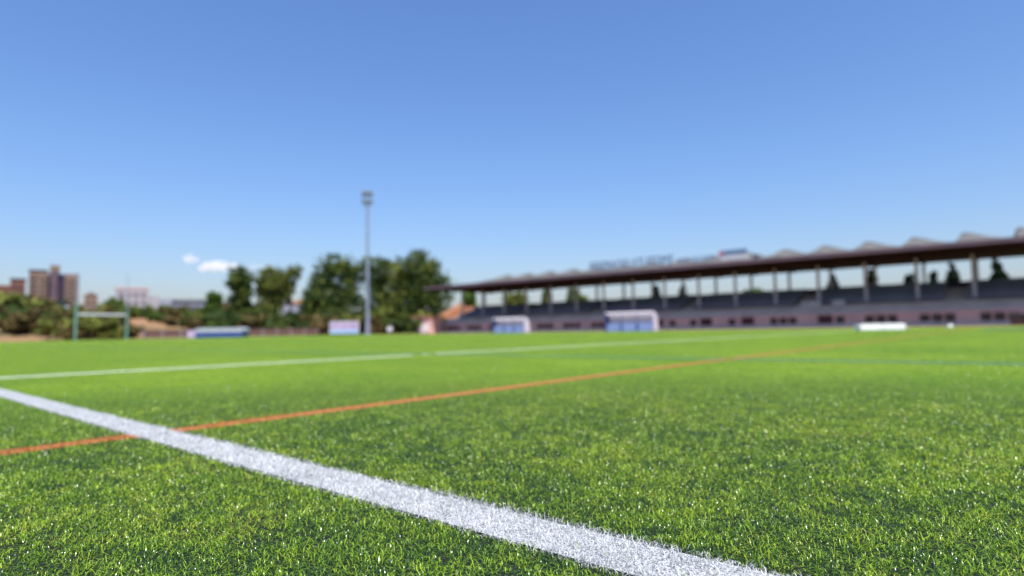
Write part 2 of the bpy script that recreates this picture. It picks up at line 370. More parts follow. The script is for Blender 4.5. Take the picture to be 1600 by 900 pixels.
for k, (nm, ax, c, hw, a, b, mt) in enumerate(LINES):
    o = blade_object(nm, cls == k + 1, BM[mt], {'white': 1.03, 'orange': 1.2, 'blue': 1.3}.get(mt, 1.2))
    tag(o, LL[k], kind='structure')
    # tinted backing of the same line, following the pile surface
    sv = []; sf = []; t_ = a
    while t_ < b + 1e-6:
        step = 0.2 if abs(t_) < 9 else 2.0
        shift = (0.017 * min(max(t_, 0), 9)) if mt == 'white' else 0
        e = 0.012 if mt == 'white' else 0.002
        for sd_ in (-1, 1):
            q = c + shift + sd_ * (hw - e); P = uv(q, t_) if ax == 'u' else uv(t_, q)
            rr = math.hypot(P.x, P.y); tt = min(1, max(0, (rr - 1.5) / 4.5)); tt = tt * tt * (3 - 2 * tt)
            sv.append((P.x, P.y, 0.0006 + 0.0088 * tt + 0.0012 + 0.0022 * tt + (0.0006 if mt == 'white' else 0)))
        if len(sv) > 2: m_ = len(sv); sf.append((m_ - 4, m_ - 3, m_ - 1, m_ - 2))
        t_ += step
    me2 = bpy.data.meshes.new('backing'); me2.from_pydata(sv, [], sf)
    import bmesh
    bm = bmesh.new(); bm.from_mesh(o.data); i0 = len(bm.faces); bm.from_mesh(me2); bm.faces.ensure_lookup_table()
    for fi in range(i0, len(bm.faces)): bm.faces[fi].material_index = 1
    bm.to_mesh(o.data); bm.free(); o.data.materials.append(FM[mt]); bpy.data.meshes.remove(me2)
sheet('turf_patch', rect(30.5, 32.5, 0.2, 1.6), 0.030, FM['blue'], label='dark green repair patch in the turf by the right edge')

# hillside behind the far end
def hill_h(x, y):
    P = Vector((x, y, 0)); u, v = P.dot(D1), P.dot(D2)
    def ss(a, b, t): t = min(1, max(0, (t - a) / (b - a))); return t * t * (3 - 2 * t)
    m = 1 - ss(62, 96, u)
    far = ss(140, 420, v)
    h = (3.3 * ss(99, 122, v) + 2.2 * ss(122, 190, v) + 4.5 * far) * m
    h += 2.2 * ss(30, -30, u) * ss(105, 150, v) if u < 30 else 0
    h += (0.5 * math.sin(x * 0.11 + y * 0.07) + 0.35 * math.sin(x * 0.27 - y * 0.19 + 1.7)) * ss(104, 125, v) * m
    return max(h, 0) - 0.05 * (1 - ss(95, 103, v))
nu, nv = 90, 70
us = np.linspace(-160, 150, nu); vs_ = 96 + np.linspace(0, 1, nv) ** 1.7 * 700
hv = []; hf = []
for v in vs_:
    for u in us:
        P = uv(u * (1 + (v - 96) / 300), v); hv.append((P.x, P.y, hill_h(P.x, P.y)))
for j in range(nv - 1):
    for i in range(nu - 1): a = j * nu + i; hf.append((a, a + 1, a + nu + 1, a + nu))
me = bpy.data.meshes.new('hillside'); me.from_pydata(hv, [], hf)
for f in me.polygons: f.use_smooth = True
mh = mat('hillside_soil', (0.26, 0.145, 0.085), 0.95, (0.11, 0.095, 0.045), 0.045, spec=0.1, detail=6, lo=0.42, hi=0.54)
me.materials.append(mh); hill = link(bpy.data.objects.new('hillside', me)); hill['kind'] = 'structure'

# ---------------------------------------------------------------- grandstand
ST0, ST1 = -24.0, 82.0
RE = 79.2      # far end of the roof
gs = empty('grandstand', uv(0, 0), RZ)
tag(gs, 'long low grandstand with a dark red flat roof on thin columns and dark blue seats', 'grandstand')
MB().box(75.6, 76.0, ST0, ST1, 0, 1.55).build('front_wall', M['pinkwall'], gs)
MB().box(75.45, 75.597, ST0, ST1, 0, 0.42).build('plinth', M['conc'], gs)
b = MB()
for k in range(5): b.box(76.003 + k * 0.7, 76.7 + k * 0.7, ST0, ST1, 0, 1.35 + 0.24 * (k + 1))
b.build('lower_terrace', M['conc'], gs)
b = MB()
for k in range(8): b.box(79.51 + k * 0.8, 80.303 + k * 0.8, ST0, ST1, 0, 2.55 + 0.24 * k)
b.build('upper_terrace', M['conc'], gs)
sr = MB()
for q in range(26):
    y = 1.0 + q * 0.5
    sr.box(0.18, 0.55, y, y + 0.44, 0.30, 0.36); sr.box(0.50, 0.56, y, y + 0.44, 0.363, 0.78)
sr.box(0.25, 0.5, 1.0, 13.94, 0.2, 0.297)
srm = sr.mesh('seat_row', M['seat'])
for k in range(8):
    for q in range(7):
        o = link(bpy.data.objects.new('seat_row', srm), gs); o.location = (79.45 + 0.8 * k, ST0 + 0.5 + 14.91 * q, 2.57 + 0.24 * k - 0.02)
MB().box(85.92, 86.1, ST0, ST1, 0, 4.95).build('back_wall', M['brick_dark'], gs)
# openings in the front wall
wm = MB().box(75.585, 75.62, -0.34, 0.34, 0.55, 1.18).mesh('window', M['glass'])
wf = MB(); wf.box(75.56, 75.61, -0.42, -0.343, 0.48, 1.25); wf.box(75.56, 75.61, 0.343, 0.42, 0.48, 1.25); wf.box(75.56, 75.61, -0.34, 0.34, 1.183, 1.25); wf.box(75.54, 75.61, -0.34, 0.34, 0.45, 0.547)
wfm = wf.mesh('window_frame', M['maroon'])
doors = {26.5: 0, 31.7: 0, 38.3: 0, 17.9: 0, 44.6: 0, -2.5: 0}
dm = MB().box(75.56, 75.63, -0.75, 0.75, 0.0, 1.42).mesh('doorway', M['maroon'])
for dv in doors:
    o = link(bpy.data.objects.new('doorway', dm), gs); o.location = (0, dv, 0)
nwin = 0
for k in range(-4, 15):
    for j in (-1.06, 0, 1.06):
        v = 4.6 + 4.97 * k + 2.9 + j
        if v > ST1 - 1.5 or any(abs(v - dv) < 1.25 for dv in doors): continue
        o = link(bpy.data.objects.new('window', wm), gs); o.location = (0, v, 0)
        f = link(bpy.data.objects.new('window_frame', wfm), o); nwin += 1
# columns, two ranks
c1m = MB().tube((0, 0, 0), (0, 0, 4.65), 0.20, 0.16, 12).mesh('column', M['column'])
c2m = MB().box(-0.16, 0.16, -0.14, 0.14, 0, 2.75).mesh('column', M['column'])
for k in range(-5, 16):
    v = 4.6 + 4.97 * k
    if v < ST0 or v > RE: continue
    o = link(bpy.data.objects.new('column', c1m), gs); o.location = (80.0, v, 2.7)
    o = link(bpy.data.objects.new('column', c2m), gs); o.location = (86.0, v, 4.6)
# roof
RU0, RU1, RZ0 = 71.0, 88.4, 7.45; RE = 79.2
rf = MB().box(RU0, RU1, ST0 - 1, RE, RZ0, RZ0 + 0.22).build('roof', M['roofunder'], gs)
b = MB()
b.box(RU0 - 0.12, RU0 - 0.003, ST0 - 1, RE + 0.15, RZ0 - 0.02, RZ0 + 0.42); b.box(RU0, RU1, RE + 0.003, RE + 0.15, RZ0 - 0.02, RZ0 + 0.42)
b.build('fascia', M['fascia'], rf)
MB().box(RU0, RU1, ST0 - 1, RE, RZ0 + 0.223, RZ0 + 0.4).build('roof_deck', M['conc'], rf)
b = MB()
for k in range(-5, 16):
    v = 4.6 + 4.97 * k
    if v > ST0: b.prism([(73.0, RZ0 - 0.08), (88.2, RZ0 - 0.12), (88.2, RZ0 - 0.002), (71.6, RZ0 - 0.002)], v - 0.15, v + 0.15, 'y')
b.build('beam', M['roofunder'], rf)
# raised shells on the roof, one per bay
sh = MB(); nA = 8; prof = [(0, 0), (0, 0.52), (-0.22, 0.74), (-0.48, 0.97), (-0.8, 1.0), (-1.7, 0.91), (-2.9, 0.76), (-4.1, 0.66), (-4.95, 0.62), (-4.95, 0.0)]
ends = [(78.0, 0.7), (81.0, 1.25), (84.5, 2.0), (88.3, 2.9)]
base = len(sh.v)
for uu, hh in ends: sh.v += [(uu, a, hh * c) for a, c in prof]
L_ = len(prof)
for i in range(len(ends) - 1):
    for j in range(L_ - 1): sh.f.append((i * L_ + j, i * L_ + j + 1, (i + 1) * L_ + j + 1, (i + 1) * L_ + j))
    sh.f.append((i * L_ + L_ - 1, i * L_, (i + 1) * L_, (i + 1) * L_ + L_ - 1))
sh.f.append(tuple(range(L_))); sh.f.append(tuple(reversed([(len(ends) - 1) * L_ + j for j in range(L_)])))
shm = sh.mesh('roof_shell', M['conc_lt'])
for k in range(-5, 17):
    v = 6.4 + 4.97 * (k - 0) 
    if v - 5 < ST0 - 1 or v > RE: continue
    o = link(bpy.data.objects.new('roof_shell', shm), rf); o.location = (0, v, RZ0 + 0.39)
# stepped side wall at the far end
b = MB()
for i in range(20): b.box(74.4 + 0.62 * i, 75.018 + 0.62 * i, ST1 + 0.003, ST1 + 3.4, 0, 0.25 * (i + 1))
b.build('stair_flight', M['terracotta'], gs)
b = MB().prism([(74.2, 0), (86.8, 0), (86.8, 5.9), (86.4, 5.9), (74.2, 0.95)], ST1 + 3.403, ST1 + 3.6, 'y'); b.build('side_wall', M['terracotta'], gs)

# roof lettering and panel
def lettering(name, body, u, vL, vR, z0, height, label):
    cu = bpy.data.curves.new('t', 'FONT'); cu.body = body; cu.size = 1; cu.extrude = 0.05; cu.offset = 0.0
    cu.space_character = 1.18; to = bpy.data.objects.new('t', cu); S.collection.objects.link(to)
    bpy.context.view_layer.update()
    dg = bpy.context.evaluated_depsgraph_get(); me = bpy.data.meshes.new_from_object(to.evaluated_get(dg))
    bpy.data.objects.remove(to); bpy.data.curves.remove(cu)
    co = np.array([v.co[:] for v in me.vertices]); x0, x1 = co[:, 0].min(), co[:, 0].max(); y1 = co[:, 1].max(); y0 = co[:, 1].min()
    for v in me.vertices:
        x, y, z = v.co; v.co = (-z * 1.5, -(x - x0) / (x1 - x0) * (vL - vR), (y - y0) / (y1 - y0) * height + 0.35)
    me.name = name; me.materials.clear(); me.materials.append(M['lettering'])
    root = empty(name, uv(u, vL, z0), RZ); link(bpy.data.objects.new('letters', me), root)
    b = MB(); W_ = vL - vR
    b.box(0.1, 0.16, -W_, 0, 0.30, 0.345); b.box(0.1, 0.16, -W_, 0, 0.35 + height * 0.8, 0.35 + height * 0.84)
    for i in range(int(W_ / 1.5) + 1): b.box(0.165, 0.22, -i * 1.5 - 0.06, -i * 1.5, 0.0, 0.35 + height * 0.84)
    b.build('letter_frame', M['grey_metal'], root)
    return tag(root, label, 'sign')
zr = RZ0 + 0.40
lettering('roof_lettering', 'FEDERACIO ATLETISME', 71.3, 46.0, 33.9, zr, 1.15, 'large blue letters standing along the front of the grandstand roof')
lettering('roof_lettering', 'ILLES BALEARS', 71.3, 33.2, 28.6, zr, 0.62, 'row of smaller blue letters on the grandstand roof between large letters and panel')
pn = empty('roof_panel', uv(72.2, 26.6, zr), RZ)
MB().box(-0.08, 0.08, -1.6, 1.6, 0.35, 1.0).build('board', M['lightgrey'], pn)
MB().box(-0.12, -0.083, -1.6, 1.25, 1.003, 1.45).build('stripe', M['lettering'], pn)
MB().box(-0.12, -0.083, 1.253, 1.75, 0.85, 1.45).build('red_block', M['red'], pn)
b = MB()
for yy in (-1.4, 0, 1.4): b.box(0.083, 0.15, yy - 0.05, yy + 0.05, 0, 1.42)
b.build('post', M['grey_metal'], pn)
tag(pn, 'narrow blue striped panel with a red end standing on the grandstand roof', 'sign panel')
b = MB().box(-0.3, 0.3, -0.3, 0.3, 0, 0.55); b.box(-0.4, 0.4, -0.4, 0.4, 0.553, 0.65)
o = b.build('roof_vent', M['slate']); o.location = uv(72.4, 24.1, zr); o.rotation_euler.z = RZ
tag(o, 'small dark vent on the roof to the right of the striped panel', 'vent')

# two banners on the terrace rail
for v0, v1, lb in ((21.4, 19.2, 'wider of two white banners hung on the lower terrace'), (18.0, 16.6, 'narrower of two white banners hung on the lower terrace')):
    b = MB().box(-0.03, 0.0, -abs(v0 - v1) / 2, abs(v0 - v1) / 2, 0.0, 0.62); b.tube((0.04, -abs(v0 - v1) / 2, 0.60), (0.04, abs(v0 - v1) / 2, 0.60), 0.03, None, 6)
    o = b.build('banner', M['white_dull']); o.location = uv(79.36, (v0 + v1) / 2, 2.52); o.rotation_euler.z = RZ; tag(o, lb, 'banner', 'banners on the terrace')

# team shelters
def dugout(u, v, width, bays, label, hgt):
    r = empty('team_shelter', uv(u, v, -0.012), RZ)
    d = 1.5
    # curved clear shell, open toward the pitch (-X)
    pts = []
    for i in range(9):
        a = R(8 + 100 * i / 8); pts.append((d * 0.5 - d * (1 - math.cos(a)) * 0.62, 0.35 + (hgt - 0.35) * math.sin(a)))
    inner = [(a - 0.05, c - 0.05) for a, c in reversed(pts)]
    MB().prism(pts + inner, -width / 2, width / 2, 'y').build('canopy', M['canopy'], r)
    MB().prism([(d * 0.5, 0.0), (d * 0.5 + 0.06, 0.0), (d * 0.5 + 0.06, 0.65), (d * 0.5, 0.65)], -width / 2, width / 2, 'y').build('back_panel', M['blue'], r)
    for s in (-1, 1):
        y0 = s * width / 2; MB().prism([(-0.35, 0), (0.75, 0), (0.75, 0.9), (0.5, hgt * 0.82), (-0.1, hgt - 0.1), (-0.3, hgt - 0.2)], y0, y0 + s * 0.05, 'y').build('side_panel', M['canopy'] if s < 0 else M['navy'], r)
    n = bays
    for i in range(n):
        w = width / n; yc = -width / 2 + w * (i + 0.5)
        b = MB().box(0.05, 0.5, yc - w * 0.42, yc + w * 0.42, 0.36, 0.46); b.box(0.45, 0.55, yc - w * 0.42, yc + w * 0.42, 0.463, 0.8); b.box(0.2, 0.4, yc - w * 0.38, yc + w * 0.38, 0.02, 0.357)
        b.build('bench_seat', M['paleblue'], r, bevel=0.01)
        MB().box(-0.28, -0.22, yc - w * 0.42, yc + w * 0.42, 0.03, 0.92).build('front_panel', M['blue'], r)
    b = MB().box(-0.4, 0.85, -width / 2 - 0.06, width / 2 + 0.06, 0, 0.03)
    for i in range(n + 1):
        yc = -width / 2 + width / n * i; b.box(-0.34, -0.285, yc - 0.03, yc + 0.03, 0.03, hgt - 0.2)
    b.build('frame', M['navy'], r)
    return tag(r, label, 'team shelter', 'team shelters by the grandstand')
P1 = site(985, 70); P2 = site(797, 81)
dugout(P1.dot(D1), P1.dot(D2), 6.0, 3, 'taller team shelter with pale canopy and three blue seat bays', 2.15)
dugout(P2.dot(D1), P2.dot(D2), 5.3, 3, 'lower blue and white team shelter nearer the far end of the grandstand', 1.95)

# white two-part bench and ball on the turf
bn = empty('low_white_bench', site(1375, 29.5, 0.0), 0.02)
for s in (-1, 1):
    x0, x1 = (-1.08, -0.01) if s < 0 else (0.01, 1.08)
    b = MB().box(x0, x1, -0.25, 0.25, 0.05, 0.33); b.build('bench_module', M['white'], bn, bevel=0.02)
    b = MB()
    for xx in (x0 + 0.06, x1 - 0.12):
        for yy in (-0.2, 0.14): b.box(xx, xx + 0.06, yy, yy + 0.06, 0, 0.049)
    b.build('foot', M['grey_metal'], bn)
tag(bn, 'low white bench in two equal blocks standing on the turf', 'bench')
import bmesh
bm = bmesh.new(); bmesh.ops.create_icosphere(bm, subdivisions=3, radius=0.11)
me = bpy.data.meshes.new('football'); bm.to_mesh(me); bm.free()
for f in me.polygons: f.use_smooth = True
fm_ = bpy.data.materials.new('football_panels'); fm_.use_nodes = True; nn = fm_.node_tree
vo = nn.nodes.new('ShaderNodeTexVoronoi'); vo.inputs['Scale'].default_value = 8; cr = nn.nodes.new('ShaderNodeValToRGB')
cr.color_ramp.elements[0].position = 0.06; cr.color_ramp.elements[0].color = (0.25, 0.25, 0.27, 1); cr.color_ramp.elements[1].position = 0.12; cr.color_ramp.elements[1].color = (0.8, 0.8, 0.8, 1)
nn.links.new(vo.outputs['Distance'], cr.inputs[0]); nn.links.new(cr.outputs[0], nn.nodes['Principled BSDF'].inputs['Base Color'])
nn.nodes['Principled BSDF'].inputs['Roughness'].default_value = 0.25
me.materials.append(fm_)
o = link(bpy.data.objects.new('football', me)); o.location = site(1485, 32, 0.135); tag(o, 'white ball lying on the turf to the right of the low white bench', 'ball')
# dark container at the right edge
Pc = site(1606, 52); b = empty('storage_box', Pc, RZ)
MB().box(-0.8, 0.8, -1.1, 1.1, 0.08, 0.95).build('body', M['glass'], b, bevel=0.02)
MB().box(-0.85, 0.85, -1.15, 1.15, 0.953, 1.03).build('lid', M['slate'], b); MB().box(-0.7, 0.7, -1.0, 1.0, 0, 0.078).build('base', M['slate'], b)
tag(b, 'dark storage box beside the track at the right edge', 'box')

# small pink hut at the far end of the grandstand
hu = site(668, 108); h = empty('kiosk', hu, RZ)
MB().box(-1.5, 1.5, -2.1, 2.1, 0, 2.75).build('wall', M['pinkwall'], h)
MB().box(-1.7, 1.7, -2.3, 2.3, 2.753, 3.0).build('roof', M['terracotta'], h)
MB().box(-1.56, -1.503, -1.9, 0.3, 0.3, 1.7).build('shutter', M['white'], h)
MB().box(-1.55, -1.503, 0.5, 1.4, 0, 2.0).build('door', M['white_dull'], h)
tag(h, 'small pink kiosk with a white shutter at the far end of the grandstand', 'kiosk')

# ---------------------------------------------------------------- floodlight mast
ms = empty('floodlight_mast', site(574.5, 100), R(8))
tag(ms, 'tall grey floodlight mast in front of the dark trees', 'floodlight mast')
MB().tube((0, 0, 0), (0, 0, 21.6), 0.27, 0.2, 16).build('pole', M['mast'], ms)
b = MB().box(-0.5, 0.5, -0.5, 0.5, 0, 0.25); b.tube((0, 0, 0.253), (0, 0, 3.4), 0.33, 0.31, 16); b.build('base', M['mast'], ms)
hd = MB()
for zz in (21.2, 22.6): hd.box(-0.85, 0.85, -0.35, 0.35, zz, zz + 0.08)
for xx in (-0.8, 0, 0.8): hd.box(xx - 0.05, xx + 0.05, 0.0, 0.1, 21.283, 23.5)
hd.box(-0.85, 0.85, -0.05, 0.05, 23.503, 23.6)
hd.build('lamp_rack', M['pole'], ms)
lm = MB(); lm.prism([(-0.22, -0.26), (0.18, -0.30), (0.22, 0.22), (-0.1, 0.3)], -0.26, 0.26, 'x'); lmm = lm.mesh('lamp', M['grey_metal'], 0.02)
gm = MB().box(-0.22, 0.22, -0.275, -0.235, -0.22, 0.2).mesh('lamp_glass', M['lampglass'])
for zz in (21.75, 23.05):
    for xx in (-0.58, 0, 0.58):
        o = link(bpy.data.objects.new('lamp', lmm), ms); o.location = (xx, -0.2, zz)
        link(bpy.data.objects.new('lamp_glass', gm), o)
b = MB(); b.box(-0.18, -0.14, 0.5, 0.54, 3, 21.2); b.box(0.14, 0.18, 0.5, 0.54, 3, 21.2)
for i in range(45): b.box(-0.137, 0.137, 0.5, 0.53, 3.1 + i * 0.4, 3.14 + i * 0.4)
b.build('ladder', M['pole'], ms)

# ---------------------------------------------------------------- rugby goal
G0, G1 = site(118, 73), site(198, 78)
gd = (G1 - G0); gl = gd.length; g = empty('rugby_goal', (G0 + G1) / 2, math.atan2(gd.y, gd.x))
tag(g, 'tall H shaped rugby goal with teal padded posts', 'goal')
for s in (-1, 1):
    x = s * gl / 2
    o = MB().tube((x, 0, 0), (x, 0, 8.2), 0.065, 0.045, 12).build('goal_post', M['pole'], g)
    MB().tube((x, 0, 0.02), (x, 0, 4.6 if s < 0 else 3.4), 0.11, 0.10, 14).build('post_padding', M['teal'], o)
MB().tube((-gl / 2 + 0.24, 0, 3.05), (gl / 2 - 0.24, 0, 3.05), 0.13, 0.13, 12).build('crossbar', M['white_dull'], g)

# ---------------------------------------------------------------- landing mat, advert board, round sign, fence
Pm = site(348, 82); mt_ = empty('jump_mat', Pm, 0.12)
MB().box(-2.9, 2.9, -1.45, 1.4, 0.05, 0.72).build('foam_base', M['navy'], mt_, bevel=0.04)
b = MB(); b.prism([(-2.95, 0.723), (2.95, 0.723), (2.95, 1.1), (2.6, 1.28), (-2.6, 1.28), (-2.95, 1.1)], -1.5, 1.5, 'y'); b.build('cover', M['lightgrey'], mt_)
MB().box(-4.0, -2.96, -1.2, 0.8, 0.03, 1.0).build('end_block', M['lilac'], mt_, bevel=0.04)
tag(mt_, 'long navy high jump mat under a pale cover at the far edge', 'jump mat')
Pb = site(538, 90); bd = empty('advert_board', Pb, 0.0)
MB().box(-2.1, 2.1, -0.05, 0.05, 0.25, 2.0).build('panel', M['white_dull'], bd)
MB().box(-2.0, 1.98, -0.058, -0.053, 0.8, 1.9).build('print', M['lilac'], bd)
MB().box(-2.0, 1.98, -0.058, -0.053, 0.3, 0.75).build('lower_print', M['paleblue'], bd)
b = MB()
for xx in (-1.9, 0, 1.9): b.box(xx - 0.05, xx + 0.05, 0.053, 0.14, 0, 2.05)
b.build('post', M['grey_metal'], bd)
tag(bd, 'pale lilac advertising board standing left of the floodlight mast', 'board')
Ps = site(609, 96); sg = empty('round_sign', Ps, 0.0)
MB().tube((0, -0.03, 0.85), (0, 0.03, 0.85), 0.42, None, 20).build('disc', M['white_dull'], sg)
MB().box(-0.04, 0.04, 0.033, 0.1, 0, 1.1).build('post', M['grey_metal'], sg)
tag(sg, 'small round pale sign right of the floodlight mast', 'sign')
fc = empty('perimeter_fence', uv(0, 95.2), RZ); tag(fc, 'low rusty brown fence along the far end of the pitch', 'fence')
fu0, fu1 = 33.0, 73.0; u = fu0
pm = MB().box(-0.06, 0.06, -0.06, 0.06, 0, 1.35).mesh('post', M['grey_metal'])
fp = MB().box(0.07, 2.43, -0.015, 0.015, 0.1, 1.22); fp.box(0.06, 2.44, -0.03, 0.03, 1.223, 1.28); fpm = fp.mesh('fence_panel', M['fence'])
while u < fu1:
    o = link(bpy.data.objects.new('post', pm), fc); o.location = (u, 0, -0.012)
    if u + 2.5 < fu1 + 0.1: o = link(bpy.data.objects.new('fence_panel', fpm), fc); o.location = (u, 0, -0.012)
    u += 2.5

# ---------------------------------------------------------------- buildings beyond
def windows(root, x0, x1, z0, z1, nx, nz, yf, w, h, m='glass'):
    wmh = MB().box(-w / 2, w / 2, -0.06, 0.02, -h / 2, h / 2).mesh('window', M[m])
    for i in range(nx):
        for j in range(nz):
            o = link(bpy.data.objects.new('window', wmh), root)
            o.location = (x0 + (i + 0.5) * (x1 - x0) / nx, yf, z0 + (j + 0.5) * (z1 - z0) / nz)
def block(root, name, x0, x1, y0, y1, z1, m, z0=0): return MB().box(x0, x1, y0, y1, z0, z1).build(name, M[m], root)
D = 350.0
def K(px): return (px - 800) / FPX * D          # metres at distance D
c = site(82, D); gz = 0.0
t = empty('apartment_tower', (c.x, c.y, 0), R(0)); k = D / FPX
def face(c): return math.asin(-c.x / math.hypot(c.x, c.y))
t.rotation_euler.z = face(c); CT = math.cos(face(c))
def X(px): return (px - 82) * k * CT
def Zp(px, py): return zat(px, py, D)
block(t, 'left_wing', X(43), X(72), 0, 14, Zp(58, 425), 'brick')
block(t, 'stair_core', X(76), X(88), 1.5, 12, Zp(82, 424), 'brick_mauve'); block(t, 'lift_housing', X(75), X(91), 1.3, 12.2, Zp(82, 414), 'brick', Zp(82, 424) + .003)
block(t, 'recess', X(72) + .003, X(100) - .003, 3.5, 13, Zp(90, 427), 'brick_dark')  # shade of the recess put into its wall colour
block(t, 'right_wing', X(100), X(122), -1, 14, Zp(110, 427), 'brick')
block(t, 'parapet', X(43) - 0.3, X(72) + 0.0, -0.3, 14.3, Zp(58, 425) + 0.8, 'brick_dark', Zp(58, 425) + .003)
windows(t, X(44), X(56), 12, 35, 2, 8, 0, 1.9, 1.3)
windows(t, X(60), X(71), 12, 35, 2, 8, 0, 1.5, 1.2)
windows(t, X(102), X(120), 12, 34, 3, 8, -1, 1.4, 1.2)
windows(t, X(92), X(99), 12, 34, 1, 8, 3.5, 1.6, 1.2)
tag(t, 'brown brick apartment tower with a taller central core on the left skyline', 'building')
c = site(26, D); t2 = empty('apartment_building', (c.x, c.y, 0)); 
t2.rotation_euler.z = face(c)
def X2(px): return (px - 26) * k * CT
block(t2, 'wall', X2(14), X2(37), 0, 12, Zp(25, 437), 'brick_red'); block(t2, 'parapet', X2(14) - .3, X2(37) + .3, -.3, 12.3, Zp(25, 437) + .7, 'brick_dark', Zp(25, 437) + .003)
windows(t2, X2(15), X2(36), 14, 30, 3, 5, 0, 1.5, 1.3)
tag(t2, 'red brick apartment building just left of the taller brown tower', 'building')
c = site(-6, D); t3 = empty('apartment_building', (c.x, c.y, 0), face(c))
block(t3, 'wall', -8, 8, 2, 14, Zp(0, 446), 'brick_red'); windows(t3, -7, 7, 14, 26, 4, 4, 2, 1.4, 1.2); block(t3, 'parapet', -8.2, 8.2, 1.8, 14.2, Zp(0, 446) + .5, 'terracotta', Zp(0, 446) + .003)
tag(t3, 'lower red building cut by the left edge of the photo', 'building')
c = site(130, D); t4 = empty('house', (c.x, c.y + 6, 0), face(c)); block(t4, 'wall', -3.4, 3.0, 0, 8, Zp(126, 461), 'brick')
MB().prism([(-3.7, Zp(126, 461) + .003), (3.3, Zp(126, 461) + .003), (-0.2, Zp(126, 455))], -0.3, 8.3, 'y').build('roof', M['brick'], t4)
windows(t4, -3, 2.6, 14, 22, 2, 2, 0, 1.2, 1.2)
tag(t4, 'small house with a pitched roof between the brown tower and the grey office building', 'house')
D = 260.0; k = D / FPX
c = site(215, D); t5 = empty('office_building', (c.x, c.y, 0))
t5.rotation_euler.z = face(c); C5 = 0.98
def X5(px): return (px - 215) * k * C5
block(t5, 'main_block', X5(184), X5(229), 0, 14, Zp(205, 452), 'greywall')
block(t5, 'middle_block', X5(229) + .003, X5(245), 1, 12, Zp(236, 462), 'greywall')
block(t5, 'end_block', X5(245) + .003, X5(262), 2, 12, Zp(252, 467), 'palewall')
block(t5, 'parapet', X5(184) - .2, X5(229) + .2, -.2, 14.2, Zp(205, 452) + .5, 'pinkwall', Zp(205, 452) + .003)
windows(t5, X5(187), X5(227), 10, 19, 4, 3, 0, 1.3, 1.3)
windows(t5, X5(211), X5(221), 8.8, 10.5, 1, 1, -0.2, 2.2, 3.2)
tag(t5, 'grey stepped office building right of the rugby goal', 'building')
c = site(290, D + 10); t6 = empty('long_hall', (c.x, c.y, 0))
t6.rotation_euler.z = face(c)
def X6(px): return (px - 290) * k * C5
zt = Zp(290, 468)
block(t6, 'wall', X6(255), X6(330), 6, 18, zt, 'palewall'); block(t6, 'roof', X6(254), X6(331), 5.4, 18.6, zt + 0.9, 'slate', zt + .003)
windows(t6, X6(258), X6(328), 10, 15, 8, 1, 6, 1.8, 2.2)
tag(t6, 'long low pale hall with a flat dark roof behind the shrubs', 'building')
c = site(470, 250); t7 = empty('shed', (c.x, c.y, 0)); z7 = zat(470, 474, 250)
block(t7, 'wall', -7, 7, 0, 8, z7, 'palewall'); MB().prism([(-7.4, z7 + .003), (7.4, z7 + .003), (0, z7 + 1.6)], -.4, 8.4, 'y').build('roof', M['terracotta'], t7)
windows(t7, -6, 6, 8, 11, 3, 1, 0, 1.2, 1.2)
tag(t7, 'pale shed with a tiled roof glimpsed between the trees', 'shed')
c = site(81, 150); zb = hill_h(c.x, c.y); hh = empty('hut', (c.x, c.y, zb - 0.5), R(12)); top = zat(81, 479, 150) - zb + 0.5
MB().box(-2.3, 2.3, 0, 3.5, 0, top - 1.2).build('wall', M['slate'], hh)
MB().prism([(-2.7, top - 1.197), (2.6, top - 1.197), (2.3, top + 0.2), (-1.6, top + 0.2)], -0.4, 3.9, 'y').build('roof', M['white'], hh)
MB().box(-1.6, 1.5, 1.2, 2.6, top + 0.203, top + 1.0).build('roof_tank', M['navy'], hh)
MB().box(0.2, 1.2, -0.06, 0.02, 0.6, 2.4).build('door', M['glass'], hh)
tag(hh, 'small hut with a bright white roof among the hillside scrub', 'hut')

# ---------------------------------------------------------------- vegetation
def leaf_cloud(blobs, n, size, seed, flat=0.6):
    """blobs: (x,y,z,rx,ry,rz); leaves spread in their volumes, denser at the skin, with clumps and gaps"""
    r = np.random.default_rng(seed); vol = np.array([b[3] * b[4] * b[5] for b in blobs]) ** 0.75; vol /= vol.sum()
    Vs = []; Ts = []
    for bb, fr in zip(blobs, vol):
        m = max(20, int(n * fr)); nc = max(6, m // 22)
        d = r.normal(size=(nc, 3)); d /= np.linalg.norm(d, axis=1)[:, None]
        cc = d * (r.random((nc, 1)) ** 0.45)
        pick = r.integers(0, nc, m)
        pt = cc[pick] + r.normal(0, 0.15, (m, 3))
        pt = pt * np.array(bb[3:6]) + np.array(bb[:3])
        a = r.normal(size=(m, 3)); a /= np.linalg.norm(a, axis=1)[:, None]; bq = np.cross(a, r.normal(size=(m, 3))); bq /= np.linalg.norm(bq, axis=1)[:, None]
        s = size * r.uniform(0.6, 1.3, (m, 1)); a = a * s; bq = bq * s * 0.55
        q = np.stack([pt - a, pt + bq, pt + a, pt - bq], 1); Vs.append(q.reshape(-1, 3))
        tone = np.clip(r.normal(0.45, 0.2, m) + (r.random(nc)[pick] - 0.5) * 0.5, 0, 1); Ts.append(np.repeat(tone, 4))
    V = np.concatenate(Vs); T = np.concatenate(Ts)
    return V, T
def foliage(name, blobs, n, size, m, seed):
    V, T = leaf_cloud(blobs, n, size, seed); V[:, 2] = np.maximum(V[:, 2], 0.02)
    return np_mesh(name, V, np.arange(len(V)), np.arange(len(V) // 4) * 4, m, T)
